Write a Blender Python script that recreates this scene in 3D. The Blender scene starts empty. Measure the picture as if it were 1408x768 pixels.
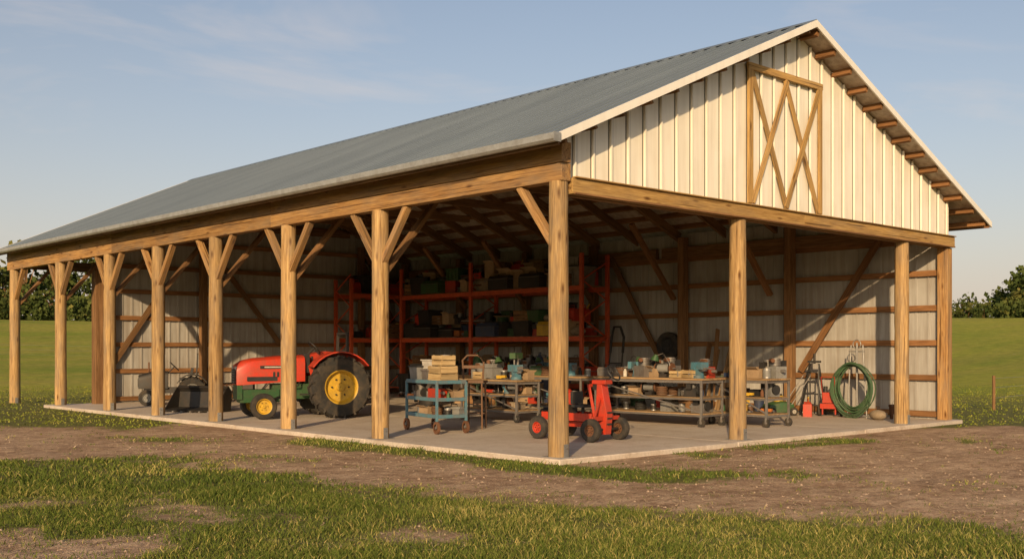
import bpy, math, random
import numpy as np
from mathutils import Vector, Matrix
random.seed(7)
rad=math.radians
sc=bpy.context.scene
sc.view_settings.view_transform='Standard'
sc.view_settings.look='None'
sc.view_settings.exposure=0
# ------------------------------------------------------------------ materials
def newmat(name):
    m=bpy.data.materials.new(name); m.use_nodes=True
    nt=m.node_tree; return m,nt,nt.nodes,nt.links,nt.nodes['Principled BSDF']
def mixc(nt,fac,a,b,blend='MIX'):
    n=nt.nodes.new('ShaderNodeMix'); n.data_type='RGBA'; n.blend_type=blend
    for idx,v in ((0,fac),(6,a),(7,b)):
        if hasattr(v,'is_output'): nt.links.new(v,n.inputs[idx])
        elif idx==0: n.inputs[0].default_value=v
        else: n.inputs[idx].default_value=(v[0],v[1],v[2],1)
    return n.outputs[2]
def mapping(nt,src,scale,rot=0):
    mp=nt.nodes.new('ShaderNodeMapping'); mp.inputs['Scale'].default_value=scale; mp.inputs['Rotation'].default_value=(0,0,rot)
    nt.links.new(src,mp.inputs['Vector']); return mp.outputs[0]
def noise(nt,vec,scale,detail=4,rough=.55,dist=0):
    n=nt.nodes.new('ShaderNodeTexNoise'); n.inputs['Scale'].default_value=scale
    n.inputs['Detail'].default_value=detail; n.inputs['Roughness'].default_value=rough
    n.inputs['Distortion'].default_value=dist
    if vec is not None: nt.links.new(vec,n.inputs['Vector'])
    return n.outputs['Fac']
def ramp(nt,fac,p0,p1,c0=(0,0,0),c1=(1,1,1)):
    r=nt.nodes.new('ShaderNodeValToRGB'); e=r.color_ramp.elements
    e[0].position=p0; e[1].position=p1
    e[0].color=(*c0,1); e[1].color=(*c1,1)
    nt.links.new(fac,r.inputs[0]); return r.outputs[0]
def bump(nt,h,strength,dist,bsdf,prev=None):
    b=nt.nodes.new('ShaderNodeBump'); b.inputs['Strength'].default_value=strength
    b.inputs['Distance'].default_value=dist
    nt.links.new(h,b.inputs['Height'])
    if prev: nt.links.new(prev,b.inputs['Normal'])
    nt.links.new(b.outputs[0],bsdf.inputs['Normal']); return b.outputs[0]
def attr(nt,name):
    a=nt.nodes.new('ShaderNodeAttribute'); a.attribute_name=name; return a
def math_(nt,op,a,b=None,c=None):
    n=nt.nodes.new('ShaderNodeMath'); n.operation=op
    for i,v in enumerate((a,b,c)):
        if v is None: continue
        if hasattr(v,'is_output'): nt.links.new(v,n.inputs[i])
        else: n.inputs[i].default_value=v
    return n.outputs[0]
def grey(nt,rv,lo,hi):
    vr=nt.nodes.new('ShaderNodeMapRange'); vr.inputs[3].default_value=lo; vr.inputs[4].default_value=hi
    nt.links.new(rv,vr.inputs[0]); cm=nt.nodes.new('ShaderNodeCombineColor')
    for i in range(3): nt.links.new(vr.outputs[0],cm.inputs[i])
    return cm.outputs[0]
def wood(name,dark,light,rough=.75,knots=True,weather=.5,simple=False):
    m,nt,nd,lk,bs=newmat(name)
    g=attr(nt,'gc').outputs['Vector']; rv=attr(nt,'rv').outputs['Fac']
    n1=noise(nt,mapping(nt,g,(.55,11,11)),1.6,4,.62,.7)
    n2=noise(nt,mapping(nt,g,(2.4,70,70)),1.5,2,.6)
    c=mixc(nt,ramp(nt,n1,.32,.66),dark,light)
    c=mixc(nt,1.0,c,ramp(nt,n2,.3,.62,(.60,.56,.50),(1.0,1,1)),'MULTIPLY')
    if not simple:
        v=nt.nodes.new('ShaderNodeTexVoronoi'); v.inputs['Scale'].default_value=1.0
        lk.new(mapping(nt,g,(1.7,5.5,5.5)),v.inputs['Vector'])
        c=mixc(nt,1.0,c,ramp(nt,v.outputs['Distance'],.05,.2,(.28,.18,.11),(1,1,1)),'MULTIPLY')
        ck=noise(nt,mapping(nt,g,(.35,22,22)),1.5,2,.5,.3)
        c=mixc(nt,1.0,c,ramp(nt,ck,.33,.39,(.30,.25,.20),(1,1,1)),'MULTIPLY')
        w=noise(nt,mapping(nt,g,(.8,3.2,3.2)),1.3,4,.65)
        c=mixc(nt,ramp(nt,w,.42,.72,(0,0,0),(weather,)*3),c,(.20,.16,.12))
    c=mixc(nt,1.0,c,grey(nt,rv,.74,1.18),'MULTIPLY')
    lk.new(c,bs.inputs['Base Color']); bs.inputs['Roughness'].default_value=rough
    bs.inputs['Specular IOR Level'].default_value=.25
    if not simple: bump(nt,n2,.5,.008,bs)
    return m
def paint(name,col,rough=.45,metal=0,dirt=.35,dcol=(.10,.075,.05),bmp=.1,sc_=6,var=(.8,1.12)):
    m,nt,nd,lk,bs=newmat(name)
    tc=nt.nodes.new('ShaderNodeTexCoord').outputs['Object']
    n1=noise(nt,tc,sc_,4,.65); n2=noise(nt,tc,sc_*9,2)
    c=mixc(nt,ramp(nt,n1,.40,.70,(0,0,0),(dirt,dirt,dirt)),col,dcol)
    c=mixc(nt,1,c,ramp(nt,n2,.2,.8,(.80,.80,.80),(1.08,1.08,1.08)),'MULTIPLY')
    c=mixc(nt,1,c,grey(nt,attr(nt,'rv').outputs['Fac'],*var),'MULTIPLY')
    lk.new(c,bs.inputs['Base Color'])
    r=nt.nodes.new('ShaderNodeMapRange'); r.inputs[3].default_value=max(.05,rough-.12); r.inputs[4].default_value=min(1,rough+.25)
    lk.new(n1,r.inputs[0]); lk.new(r.outputs[0],bs.inputs['Roughness'])
    bs.inputs['Metallic'].default_value=metal
    return m
M={}
M['log']=wood('post_wood',(.30,.18,.075),(.58,.39,.18),weather=.7)
M['beam']=wood('beam_wood',(.27,.14,.055),(.50,.30,.12),weather=.6)
M['gbeam']=wood('header_wood',(.40,.23,.075),(.62,.40,.15),weather=.4)
M['frame']=wood('framing_wood',(.16,.085,.04),(.31,.175,.08),simple=True)
M['girt']=wood('girt_wood',(.19,.09,.038),(.34,.175,.075),simple=True)
M['plank']=wood('plank_wood',(.24,.15,.075),(.42,.29,.16),simple=True)
M['crate']=wood('crate_wood',(.36,.25,.12),(.56,.42,.23),simple=True)
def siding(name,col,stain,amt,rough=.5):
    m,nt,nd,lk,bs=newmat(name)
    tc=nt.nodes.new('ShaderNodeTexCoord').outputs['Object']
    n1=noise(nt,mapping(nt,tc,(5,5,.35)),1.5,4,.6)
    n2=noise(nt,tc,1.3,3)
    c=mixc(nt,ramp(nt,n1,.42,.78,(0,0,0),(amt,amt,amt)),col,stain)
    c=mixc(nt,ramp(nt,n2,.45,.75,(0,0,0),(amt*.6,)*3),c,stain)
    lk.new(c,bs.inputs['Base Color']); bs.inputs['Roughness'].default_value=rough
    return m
M['siding']=siding('white_siding',(.78,.75,.67),(.50,.44,.33),.45)
M['battenshade']=siding('batten_shade_strip',(.13,.12,.11),(.08,.07,.055),.4)  # dark tone for the shadow lines beside the battens, put into the colour
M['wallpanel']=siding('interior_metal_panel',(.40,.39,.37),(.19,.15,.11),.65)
M['trim']=siding('white_trim',(.78,.76,.71),(.5,.46,.4),.3)
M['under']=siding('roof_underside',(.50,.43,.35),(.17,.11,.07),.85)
def roofmat():
    m,nt,nd,lk,bs=newmat('roof_metal')
    tc=nt.nodes.new('ShaderNodeTexCoord').outputs['Object']
    n1=noise(nt,mapping(nt,tc,(.25,1.2,.25)),1.0,3,.5)
    c=mixc(nt,ramp(nt,n1,.3,.7),(.115,.142,.17),(.15,.182,.212))
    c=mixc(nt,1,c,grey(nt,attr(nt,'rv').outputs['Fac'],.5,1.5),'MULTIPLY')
    lk.new(c,bs.inputs['Base Color']); bs.inputs['Roughness'].default_value=.42; bs.inputs['Metallic'].default_value=.2
    return m
M['roof']=roofmat()
M['gutter']=paint('gutter_metal',(.40,.41,.41),.4,.4,.35)
M['galv']=paint('galvanised_steel',(.42,.42,.41),.42,.7,.4,(.2,.14,.1))
M['steel']=paint('worn_steel',(.24,.23,.22),.5,.5,.5,(.14,.08,.045))
M['dark']=paint('dark_iron',(.032,.031,.03),.5,.3,.4,(.09,.06,.04))
M['black']=paint('black_plastic',(.02,.02,.02),.5,0,.3,(.06,.05,.04))
M['rubber']=paint('tyre_rubber',(.022,.021,.02),.85,0,.6,(.10,.075,.05),.3)
M['red']=paint('red_paint',(.50,.04,.016),.34,0,.45,(.17,.07,.04))
M['rackred']=paint('rack_orange_red_paint',(.58,.09,.024),.5,0,.35,(.16,.06,.035))
M['green']=paint('green_paint',(.03,.10,.032),.45,0,.45)
M['yellow']=paint('yellow_paint',(.60,.37,.03),.4,0,.45,(.20,.13,.05))
M['blue']=paint('blue_teal_paint',(.07,.19,.25),.5,0,.5,(.18,.09,.04))
M['dblue']=paint('dark_blue_paint',(.03,.05,.11),.5,0,.4)
M['white']=paint('white_paint',(.5,.47,.42),.5,0,.4)
M['grey']=paint('grey_paint',(.24,.24,.23),.5,.1,.4)
M['orange']=paint('orange_paint',(.48,.15,.03),.5,0,.4)
M['hose']=paint('green_hose',(.05,.11,.05),.55,0,.3)
M['rust']=paint('rusty_steel',(.18,.08,.04),.8,.2,.6,(.08,.04,.02),.4)
M['brown']=paint('brown_leather',(.15,.075,.038),.6,0,.4)
M['canvas']=paint('tan_canvas',(.32,.25,.17),.9,0,.4)
M['card']=paint('cardboard',(.38,.26,.15),.9,0,.3)
def concrete():
    m,nt,nd,lk,bs=newmat('concrete')
    tc=nt.nodes.new('ShaderNodeTexCoord').outputs['Object']
    a=noise(nt,tc,.55,4,.65); b=noise(nt,tc,25,3,.7); d=noise(nt,tc,2.2,5,.7)
    c=mixc(nt,ramp(nt,a,.3,.7),(.48,.41,.34),(.66,.58,.49))
    c=mixc(nt,ramp(nt,d,.46,.72,(0,0,0),(.7,.7,.7)),c,(.33,.245,.17))
    sz=nt.nodes.new('ShaderNodeSeparateXYZ'); lk.new(tc,sz.inputs[0])
    e=ramp(nt,sz.outputs[2],-0.02+0.0,-0.004,(.55,.47,.38),(1,1,1)) if False else None
    c=mixc(nt,1,c,ramp(nt,b,.3,.7,(.80,.80,.80),(1.05,1.05,1.05)),'MULTIPLY')
    lk.new(c,bs.inputs['Base Color']); bs.inputs['Roughness'].default_value=.7
    bump(nt,b,.2,.004,bs); return m
M['concrete']=concrete()

# ------------------------------------------------------------------ builder
class B:
    def __init__(s):
        s.V=[];s.F=[];s.MI=[];s.G=[];s.R=[];s.mats=[]
    def mi(s,m):
        m=M[m] if isinstance(m,str) else m
        if m not in s.mats: s.mats.append(m)
        return s.mats.index(m)
    def add(s,vs,fs,mat,gc=None,rv=None):
        o=len(s.V); k=s.mi(mat); off=Vector((random.uniform(0,40),random.uniform(0,40),random.uniform(0,40)))
        rv=random.random() if rv is None else rv
        s.V+= [tuple(v) for v in vs]
        s.G+= [tuple(Vector(g)+off) for g in (gc or vs)]
        s.R+= [rv]*len(vs)
        for f in fs: s.F.append([o+i for i in f]); s.MI.append(k)
    def bar(s,p0,p1,w,h,mat,up=(0,0,1),rv=None):
        p0=Vector(p0);p1=Vector(p1);d=(p1-p0);L=d.length;d.normalize();up=Vector(up)
        if abs(d.dot(up))>.98: up=Vector((0,1,0)) if abs(d.y)<.9 else Vector((1,0,0))
        sd=d.cross(up).normalized(); u=sd.cross(d).normalized()
        vs=[];gc=[]
        for x in (0,L):
            for a,b in ((-1,-1),(1,-1),(1,1),(-1,1)):
                vs.append(p0+d*x+sd*(a*w/2)+u*(b*h/2)); gc.append((x,a*w/2,b*h/2))
        s.add(vs,[(0,3,2,1),(4,5,6,7),(0,1,5,4),(1,2,6,5),(2,3,7,6),(3,0,4,7)],mat,gc,rv)
    def box(s,c,sz,mat,rz=0,rv=None,rx=0,ry=0):
        R=Matrix.Rotation(rz,3,'Z')@Matrix.Rotation(ry,3,'Y')@Matrix.Rotation(rx,3,'X')
        ax=max(range(3),key=lambda i:sz[i]); o=[i for i in range(3) if i!=ax]
        vs=[];gc=[]
        for z in (-1,1):
            for x,y in ((-1,-1),(1,-1),(1,1),(-1,1)):
                l=Vector((x*sz[0]/2,y*sz[1]/2,z*sz[2]/2)); vs.append(R@l+Vector(c)); gc.append((l[ax],l[o[0]],l[o[1]]))
        s.add(vs,[(0,3,2,1),(4,5,6,7),(0,1,5,4),(1,2,6,5),(2,3,7,6),(3,0,4,7)],mat,gc,rv)
    def frame(s,ax):
        ax=Vector(ax).normalized(); t=Vector((0,0,1)) if abs(ax.z)<.9 else Vector((1,0,0))
        a=ax.cross(t).normalized(); b=ax.cross(a); return ax,a,b
    def lathe(s,c,axis,prof,mat,n=20,jit=0,cap=True,rv=None):
        ax,a,b=s.frame(axis); c=Vector(c); vs=[];gc=[]
        for (x,r) in prof:
            for i in range(n):
                th=2*math.pi*i/n; rr=r*(1+random.uniform(-jit,jit))
                vs.append(c+ax*x+a*(rr*math.cos(th))+b*(rr*math.sin(th))); gc.append((x,rr*math.cos(th),rr*math.sin(th)))
        fs=[]
        for j in range(len(prof)-1):
            for i in range(n):
                k=(i+1)%n; fs.append((j*n+i,j*n+k,(j+1)*n+k,(j+1)*n+i))
        if cap:
            fs.append(tuple(range(n))[::-1]); fs.append(tuple(range((len(prof)-1)*n,len(prof)*n)))
        s.add(vs,fs,mat,gc,rv)
    def cyl(s,p0,p1,r,mat,n=12,r1=None,rv=None):
        p0=Vector(p0);p1=Vector(p1); s.lathe(p0,p1-p0,[(0,r),((p1-p0).length,r if r1 is None else r1)],mat,n,rv=rv)
    def sphere(s,c,r,mat,n=12):
        r=(r,r,r) if not hasattr(r,'__len__') else r
        vs=[];fs=[];m=n//2+1
        for j in range(m+1):
            ph=math.pi*(j/m-.5)*.998
            for i in range(n):
                th=2*math.pi*i/n; vs.append((c[0]+r[0]*math.cos(ph)*math.cos(th),c[1]+r[1]*math.cos(ph)*math.sin(th),c[2]+r[2]*math.sin(ph)))
        for j in range(m):
            for i in range(n): k=(i+1)%n; fs.append((j*n+i,j*n+k,(j+1)*n+k,(j+1)*n+i))
        s.add(vs,fs,mat)
    def tube(s,pts,r,mat,n=8,closed=False):
        pts=[Vector(p) for p in pts]; m=len(pts); vs=[];gc=[];L=0
        for i,p in enumerate(pts):
            a=pts[(i-1)%m] if (closed or i>0) else p; c=pts[(i+1)%m] if (closed or i<m-1) else p
            d=(c-a).normalized(); _,u,v=s.frame(d)
            if i and not closed: L+=(p-pts[i-1]).length
            for k in range(n):
                th=2*math.pi*k/n; vs.append(p+u*(r*math.cos(th))+v*(r*math.sin(th))); gc.append((L,r*math.cos(th),r*math.sin(th)))
        fs=[]
        for j in range(m if closed else m-1):
            q=(j+1)%m
            for i in range(n): k=(i+1)%n; fs.append((j*n+i,j*n+k,q*n+k,q*n+i))
        if not closed: fs.append(tuple(range(n))[::-1]); fs.append(tuple(range((m-1)*n,m*n)))
        s.add(vs,fs,mat,gc)
    def ring(s,c,axis,R,r,mat,n=28,k=8):
        ax,a,b=s.frame(axis); c=Vector(c); vs=[];fs=[]
        for i in range(n):
            th=2*math.pi*i/n; d=a*math.cos(th)+b*math.sin(th)
            for j in range(k):
                ph=2*math.pi*j/k; vs.append(c+d*(R+r*math.cos(ph))+ax*(r*math.sin(ph)))
        for i in range(n):
            for j in range(k):
                i2=(i+1)%n;j2=(j+1)%k; fs.append((i*k+j,i2*k+j,i2*k+j2,i*k+j2))
        s.add(vs,fs,mat)
    def prism(s,poly,ext,mat,rv=None,gx=None):
        n=len(poly); e=Vector(ext); vs=[Vector(p) for p in poly]+[Vector(p)+e for p in poly]
        fs=[tuple(range(n))[::-1],tuple(range(n,2*n))]+[(i,(i+1)%n,n+(i+1)%n,n+i) for i in range(n)]
        s.add(vs,fs,mat,None,rv)
    def wheel(s,c,axis,R,w,rim='yellow',lugs=0,rimr=.55,n=28):
        ax,a,b=s.frame(axis); h=w/2
        s.lathe(c,axis,[(-h*.8,R*rimr),(-h,R*.72),(-h*.92,R*.93),(-h*.6,R*.99),(0,R),(h*.6,R*.99),(h*.92,R*.93),(h,R*.72),(h*.8,R*rimr)],'rubber',n,cap=False)
        s.lathe(c,axis,[(-h*.8,R*rimr),(-h*.75,R*rimr*.93),(-h*.2,R*rimr*.8),(-h*.15,R*rimr*.25),(-h*.5,R*rimr*.22),(-h*.5,.01),
                        (h*.5,.01),(h*.5,R*rimr*.22),(h*.15,R*rimr*.25),(h*.2,R*rimr*.8),(h*.75,R*rimr*.93),(h*.8,R*rimr)],rim,n,cap=False,rv=.6)
        for sg in (-1,1):
            for i in range(6):
                th=i*math.pi/3; p=Vector(c)+(a*math.cos(th)+b*math.sin(th))*R*rimr*.5+ax*(sg*h*.2)
                s.cyl(p-ax*sg*.01,p+ax*sg*.03,R*.03,'dark',6)
        for i in range(lugs):
            for sg in (-1,1):
                th=2*math.pi*(i+(.5 if sg>0 else 0))/lugs; th2=th+.17
                d=a*math.cos(th)+b*math.sin(th); d2=a*math.cos(th2)+b*math.sin(th2)
                s.bar(Vector(c)+d2*R*.995+ax*(sg*h*.05),Vector(c)+d*R*.95+ax*(sg*h*1.0),.045*R/.7,.07*R/.7,'rubber',up=d)
    def obj(s,name,loc=(0,0,0),rz=0,parent=None,bevel=0,recalc=True,scale=1):
        import bmesh
        me=bpy.data.meshes.new(name); me.from_pydata(s.V,[],s.F)
        for m in s.mats: me.materials.append(m)
        me.polygons.foreach_set('material_index',s.MI)
        a=me.attributes.new('gc','FLOAT_VECTOR','POINT'); a.data.foreach_set('vector',np.array(s.G,dtype=np.float32).ravel())
        r=me.attributes.new('rv','FLOAT','POINT'); r.data.foreach_set('value',np.array(s.R,dtype=np.float32))
        if recalc:
            bm=bmesh.new(); bm.from_mesh(me); bmesh.ops.recalc_face_normals(bm,faces=bm.faces); bm.to_mesh(me); bm.free()
        me.polygons.foreach_set('use_smooth',[True]*len(me.polygons))
        me.set_sharp_from_angle(angle=rad(38))
        o=bpy.data.objects.new(name,me); sc.collection.objects.link(o)
        o.location=loc; o.rotation_euler=(0,0,rz); o.scale=(scale,)*3
        if parent: o.parent=parent
        if bevel:
            bv=o.modifiers.new('bevel','BEVEL'); bv.width=bevel; bv.segments=2; bv.limit_method='ANGLE'; bv.angle_limit=rad(50)
        return o
def empty(name,loc=(0,0,0),rz=0):
    e=bpy.data.objects.new(name,None); sc.collection.objects.link(e); e.location=loc; e.rotation_euler=(0,0,rz); return e

# ------------------------------------------------------------------ frame of the place
CAM=(-11.296,-11.227)
VX=(.7366,-.6775); VD=(.6784,.7356)
def W(xc,d): return (CAM[0]+VX[0]*xc+VD[0]*d, CAM[1]+VX[1]*xc+VD[1]*d)
GZ=-.06
# ------------------------------------------------------------------ BARN
barn=empty('pole_barn')
Wd=12.47; RS=6.235; RZ=7.65; SL=.444; SR=.417
EL=-.473; ER=13.67; T0=-.5; T1=24.67
def zr(x): return RZ-SL*(RS-x) if x<=RS else RZ-SR*(x-RS)
posts_t=[0,4.515,7.66,10.75,13.70,16.65,20.15,24.07]
b=B()
def logpost(x,y,h,r=.15,z0=0):
    prof=[];z=0;ph=random.random()*6
    while z<h-.05: prof.append((z,r*(1.04-.07*z/h)*(1+.016*math.sin(z*2.3+ph)+random.uniform(-.012,.012)))); z+=.2
    prof.append((h,r*.96))
    b.lathe((x,y,z0),(0,0,1),prof,'log',22,jit=.018)
    for sg in (-1,1): b.box((x,y+sg*(r+.01),z0+.10),(.09,.012,.2),'galv')
    b.box((x,y,z0+.004),(r*2.3,r*2.6,.012),'galv')
    for sg in (-1,1): b.cyl((x,y+sg*(r+.01),z0+.14),(x,y+sg*(r+.03),z0+.14),.012,'steel',6)
for i,t in enumerate(posts_t):
    z0=0 if t<20.4 else GZ-.05
    logpost(0,t,4.09-z0,.155 if i else .15,z0)
for x in (4.505,10.47): logpost(x,0,3.9,.15)
b.obj('round_posts',parent=barn)
b=B()
b.box((Wd,0,1.95),(.24,.24,3.9),'beam'); 
b.box((1.15,20.3,2.02),(.3,.3,4.28),'frame')
for t in (3.955,7.37,10.75,13.7,17,20.1): b.box((Wd-.16,t,2.35),(.22,.22,4.7),'frame')
for x in (1.15,4.2,7.2,10.2): b.box((x+.2,20.15,2.6),(.2,.2,5.2),'frame')
for x in (4.2,8.3,12.47): b.lathe((x,24.07,GZ-.05),(0,0,1),[(0,.15),(4.3,.14)],'log',16)
b.obj('square_posts',parent=barn,bevel=.01)
b=B()
for (a,c) in ((-.16,8.2),(8.2,16.3),(16.3,24.5)):
    b.bar((0.0,a,4.22),(0.0,c-.004,4.22),.20,.26,'beam'); b.bar((-.014,a-.02,4.508),(-.014,c-.024,4.508),.20,.30,'beam')
    b.bar((Wd,a+.2,4.3),(Wd,c-.004,4.3),.18,.3,'frame')
b.bar((0,24.07+.2,4.3),(Wd,24.27,4.3),.14,.3,'frame')
for i,t in enumerate(posts_t):
    for sg in (-1,1):
        if (i==0 and sg<0) or (i==7 and sg>0): continue
        b.bar((0,t+sg*.10,3.18),(0,t+sg*.82,4.10),.11,.13,'beam',up=(1,0,0))
    if i: b.bar((.1,t,3.0),(1.6,t,4.75),.09,.16,'frame',up=(0,1,0))
b.obj('eave_header',parent=barn,bevel=.008)
b=B()
b.bar((.13,-.10,4.03),(6.4,-.10,4.03),.14,.235,'gbeam'); b.bar((6.404,-.10,4.03),(12.62,-.10,4.03),.14,.235,'gbeam')
b.bar((.16,-.145,3.925),(12.6,-.145,3.925),.10,.03,'frame')
b.bar((.16,.03,3.99),(12.4,.03,3.99),.10,.19,'frame')
b.bar((.16,-.17,4.16),(12.6,-.17,4.16),.10,.02,'gbeam')
b.obj('gable_header',parent=barn,bevel=.006)
b=B()
zb=4.172; y0=-.045
poly=[(-.03,y0,zb),(Wd+.1,y0,zb),(Wd+.1,y0,zr(Wd+.1)-.06),(RS,y0,RZ-.06),(-.03,y0,zr(-.03)-.06)]
b.prism(poly,(0,.03,0),'siding')
x=.28
while x<Wd:
    top=zr(x)-.07
    b.prism([(x-.024,y0-.002,zb+.003),(x+.024,y0-.002,zb+.003),(x+.016,y0-.045,zb+.003),(x-.016,y0-.045,zb+.003)],(0,0,top-zb),'siding')
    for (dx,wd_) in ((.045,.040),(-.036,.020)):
        b.box((x+dx,y0-.003,(zb+zr(x+dx)-.07)/2),(wd_,.006,zr(x+dx)-.08-zb),'battenshade')  # flat dark strips each side of the batten, its shadow as colour
    x+=.405
b.box((.0,y0-.01,(zb+4.8)/2),(.14,.05,4.8-zb),'trim')
b.obj('gable_siding',parent=barn)
b=B()
x0,x1,z0,z1=4.66,7.07,4.20,6.70; yd=-.115; xm=(x0+x1)/2
b.box((x0+.06,yd,(z0+z1)/2),(.13,.05,z1-z0),'gbeam'); b.box((x1-.05,yd,(z0+z1)/2),(.10,.05,z1-z0),'gbeam')
b.box((xm,yd-.004,z1-.06),(x1-x0+.03,.05,.12),'gbeam')
for (a,c) in ((x0+.12,xm+.02),(xm-.02,x1-.10)):
    for q,(pa,pc) in enumerate((((a,z1-.13),(c,z0+.02)),((c,z1-.13),(a,z0+.02)))):
        yy=yd+.008-.02*q
        b.bar((pa[0],yy,pa[1]),(pc[0],yy,pc[1]),.115,.03,'gbeam',up=(0,1,0))
b.obj('loft_door',parent=barn,bevel=.004)
b=B(); u=B()
def slopebox(bb,xa,xb,o0,o1,ta,tb,mat,rv=None):
    bb.prism([(xa,ta,zr(xa)+o0),(xb,ta,zr(xb)+o0),(xb,ta,zr(xb)+o1),(xa,ta,zr(xa)+o1)],(0,tb-ta,0),mat,rv)
t=T0
while t<T1-.01:
    te=min(T1,t+.9)
    slopebox(b,EL-.05,RS-.002,-.022,0,t,te-.002,'roof',.42+.12*random.random()); slopebox(b,RS+.002,ER+.05,-.022,0,t,te-.002,'roof',.5); t+=.9
t=T0+.06
while t<T1:
    for (xa,xb) in ((EL-.05,RS),(ER+.05,RS)):
        b.bar(Vector((xa,t,zr(xa)+.012)),Vector((xb,t,zr(xb)+.012)),.05,.036,'roof',rv=.95)  # rib toned lighter than the sheet, highlight put into the colour
        b.bar(Vector((xa,t+.045,zr(xa)+.002)),Vector((xb,t+.045,zr(xb)+.002)),.04,.008,'roof',rv=.05)  # thin dark strip along one side of the rib, painted shadow
    t+=.30
for sg in (-1,1):
    b.prism([(RS,T0-.02,RZ+.045),(RS+sg*.17,T0-.02,RZ-.17*.43+.035),(RS+sg*.17,T0-.02,RZ-.17*.43+.025),(RS,T0-.02,RZ+.03)],(0,T1-T0+.04,0),'roof',.6)
b.obj('metal_roof',parent=barn)
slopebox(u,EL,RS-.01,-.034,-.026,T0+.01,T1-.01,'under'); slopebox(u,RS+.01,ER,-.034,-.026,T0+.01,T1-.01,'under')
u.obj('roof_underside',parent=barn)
p=B()
n=11
for k in range(n):
    x=EL+.15+(RS-EL-.3)*k/(n-1); p.box((x,(T0+T1)/2,zr(x)-.105),(.05,T1-T0-.08,.13),'frame',ry=-math.atan(SL))
n=13
for k in range(n):
    x=RS+.15+(ER-RS-.3)*k/(n-1); p.box((x,(T0+T1)/2,zr(x)-.105),(.07,T1-T0-.08,.13),'girt',ry=math.atan(SR))
p.obj('purlins',parent=barn)
r=B()
for t in [.12]+posts_t[1:]+[2.2,6.1,9.2,12.2,15.2,18.4,22.1]:
    main=t in posts_t or t==.12
    w=.12 if main else .07
    for (xa,xb) in ((-.1,RS-.02),(Wd+.1,RS+.02)):
        r.bar((xa,t,zr(xa)-.30),(xb,t,zr(xb)-.30),w,.24,'frame')
    if main and t>1:
        r.bar((2.6,t,zr(2.6)-.55),(9.9,t,zr(9.9)-.55),.08,.2,'frame')
        r.bar((RS,t,RZ-.4),(RS,t,zr(2.6)-.5),.1,.12,'frame')
        r.bar((Wd-.2,t,3.0),(Wd-2.0,t,4.95),.09,.15,'girt',up=(0,1,0))
r.obj('rafters',parent=barn)
g=B()
for (xa,xb) in ((EL-.06,RS),(RS,ER+.06)):
    slopebox(g,xa+.001,xb-.001,-.10,.03,T0-.035,T0-.003,'trim')
    slopebox(g,xa+.001,xb-.001,-.13,.03,T1+.003,T1+.035,'trim')
g.bar((EL-.02,T0,4.585),(EL-.02,T1,4.585),.03,.15,'frame')
g.bar((ER,T0,4.48),(ER,T1,4.48),.03,.13,'girt')
g.prism([(EL-.04,T0-.05,4.66),(EL-.04,T0-.05,4.57),(EL-.07,T0-.05,4.545),(EL-.13,T0-.05,4.545),(EL-.165,T0-.05,4.58),(EL-.17,T0-.05,4.665),(EL-.16,T0-.05,4.665),(EL-.155,T0-.05,4.585),(EL-.125,T0-.05,4.555),(EL-.075,T0-.05,4.555),(EL-.05,T0-.05,4.575),(EL-.05,T0-.05,4.66)],(0,T1-T0+.1,0),'gutter')
g.box((EL-.105,T0-.052,4.605),(.14,.012,.13),'gutter')
g.obj('trim_and_gutter',parent=barn)
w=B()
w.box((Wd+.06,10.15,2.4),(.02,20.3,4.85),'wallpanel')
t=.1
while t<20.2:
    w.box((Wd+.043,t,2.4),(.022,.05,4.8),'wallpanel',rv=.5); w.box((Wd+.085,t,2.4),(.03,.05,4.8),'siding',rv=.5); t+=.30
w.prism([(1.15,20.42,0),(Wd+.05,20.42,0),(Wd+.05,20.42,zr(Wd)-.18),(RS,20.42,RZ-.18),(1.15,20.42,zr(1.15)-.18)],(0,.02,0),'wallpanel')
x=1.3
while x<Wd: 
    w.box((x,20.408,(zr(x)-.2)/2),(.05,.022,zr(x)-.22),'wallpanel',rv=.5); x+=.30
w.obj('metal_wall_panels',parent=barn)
w=B()
for z in (.12,.95,1.75,2.55,3.35,4.1):
    w.box((Wd-.01,10.2,z),(.07,20.2,.13),'girt'); w.box(((Wd+1.3)/2,20.36,z),(Wd-1.4,.06,.13),'girt')
for z in (4.9,5.7,6.5): 
    h=(RZ-z)/.43-.5; w.box((RS,20.36,z),(2*min(h,5),.06,.13),'girt')
w.bar((Wd-.1,3.68,1.05),(Wd-.1,1.55,4.2),.04,.17,'girt',up=(0,1,1))
w.bar((Wd-.1,10.1,4.3),(Wd-.1,8.1,1.1),.04,.17,'frame',up=(0,1,1))
w.bar((5.2,20.28,4.2),(7.2,20.28,1.8),.17,.04,'frame',up=(0,1,0))
w.bar((1.6,20.28,1.2),(3.1,20.28,3.4),.17,.04,'frame',up=(0,1,0))
w.bar((Wd-1.9,20.28,4.6),(Wd-.3,20.28,2.2),.17,.04,'frame',up=(0,1,0))
w.obj('wall_girts',parent=barn)
s=B()
xs=[-.28,4.1,8.4,12.75]; ts=[-.3,4.6,9.4,14.4,20.75]
for i in range(3):
    for j in range(4):
        s.box(((xs[i]+xs[i+1])/2,(ts[j]+ts[j+1])/2,-.15),(xs[i+1]-xs[i]-.008,ts[j+1]-ts[j]-.008,.3),'concrete',rv=.5)
s.obj('concrete_slab',parent=barn,bevel=.015)

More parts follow.
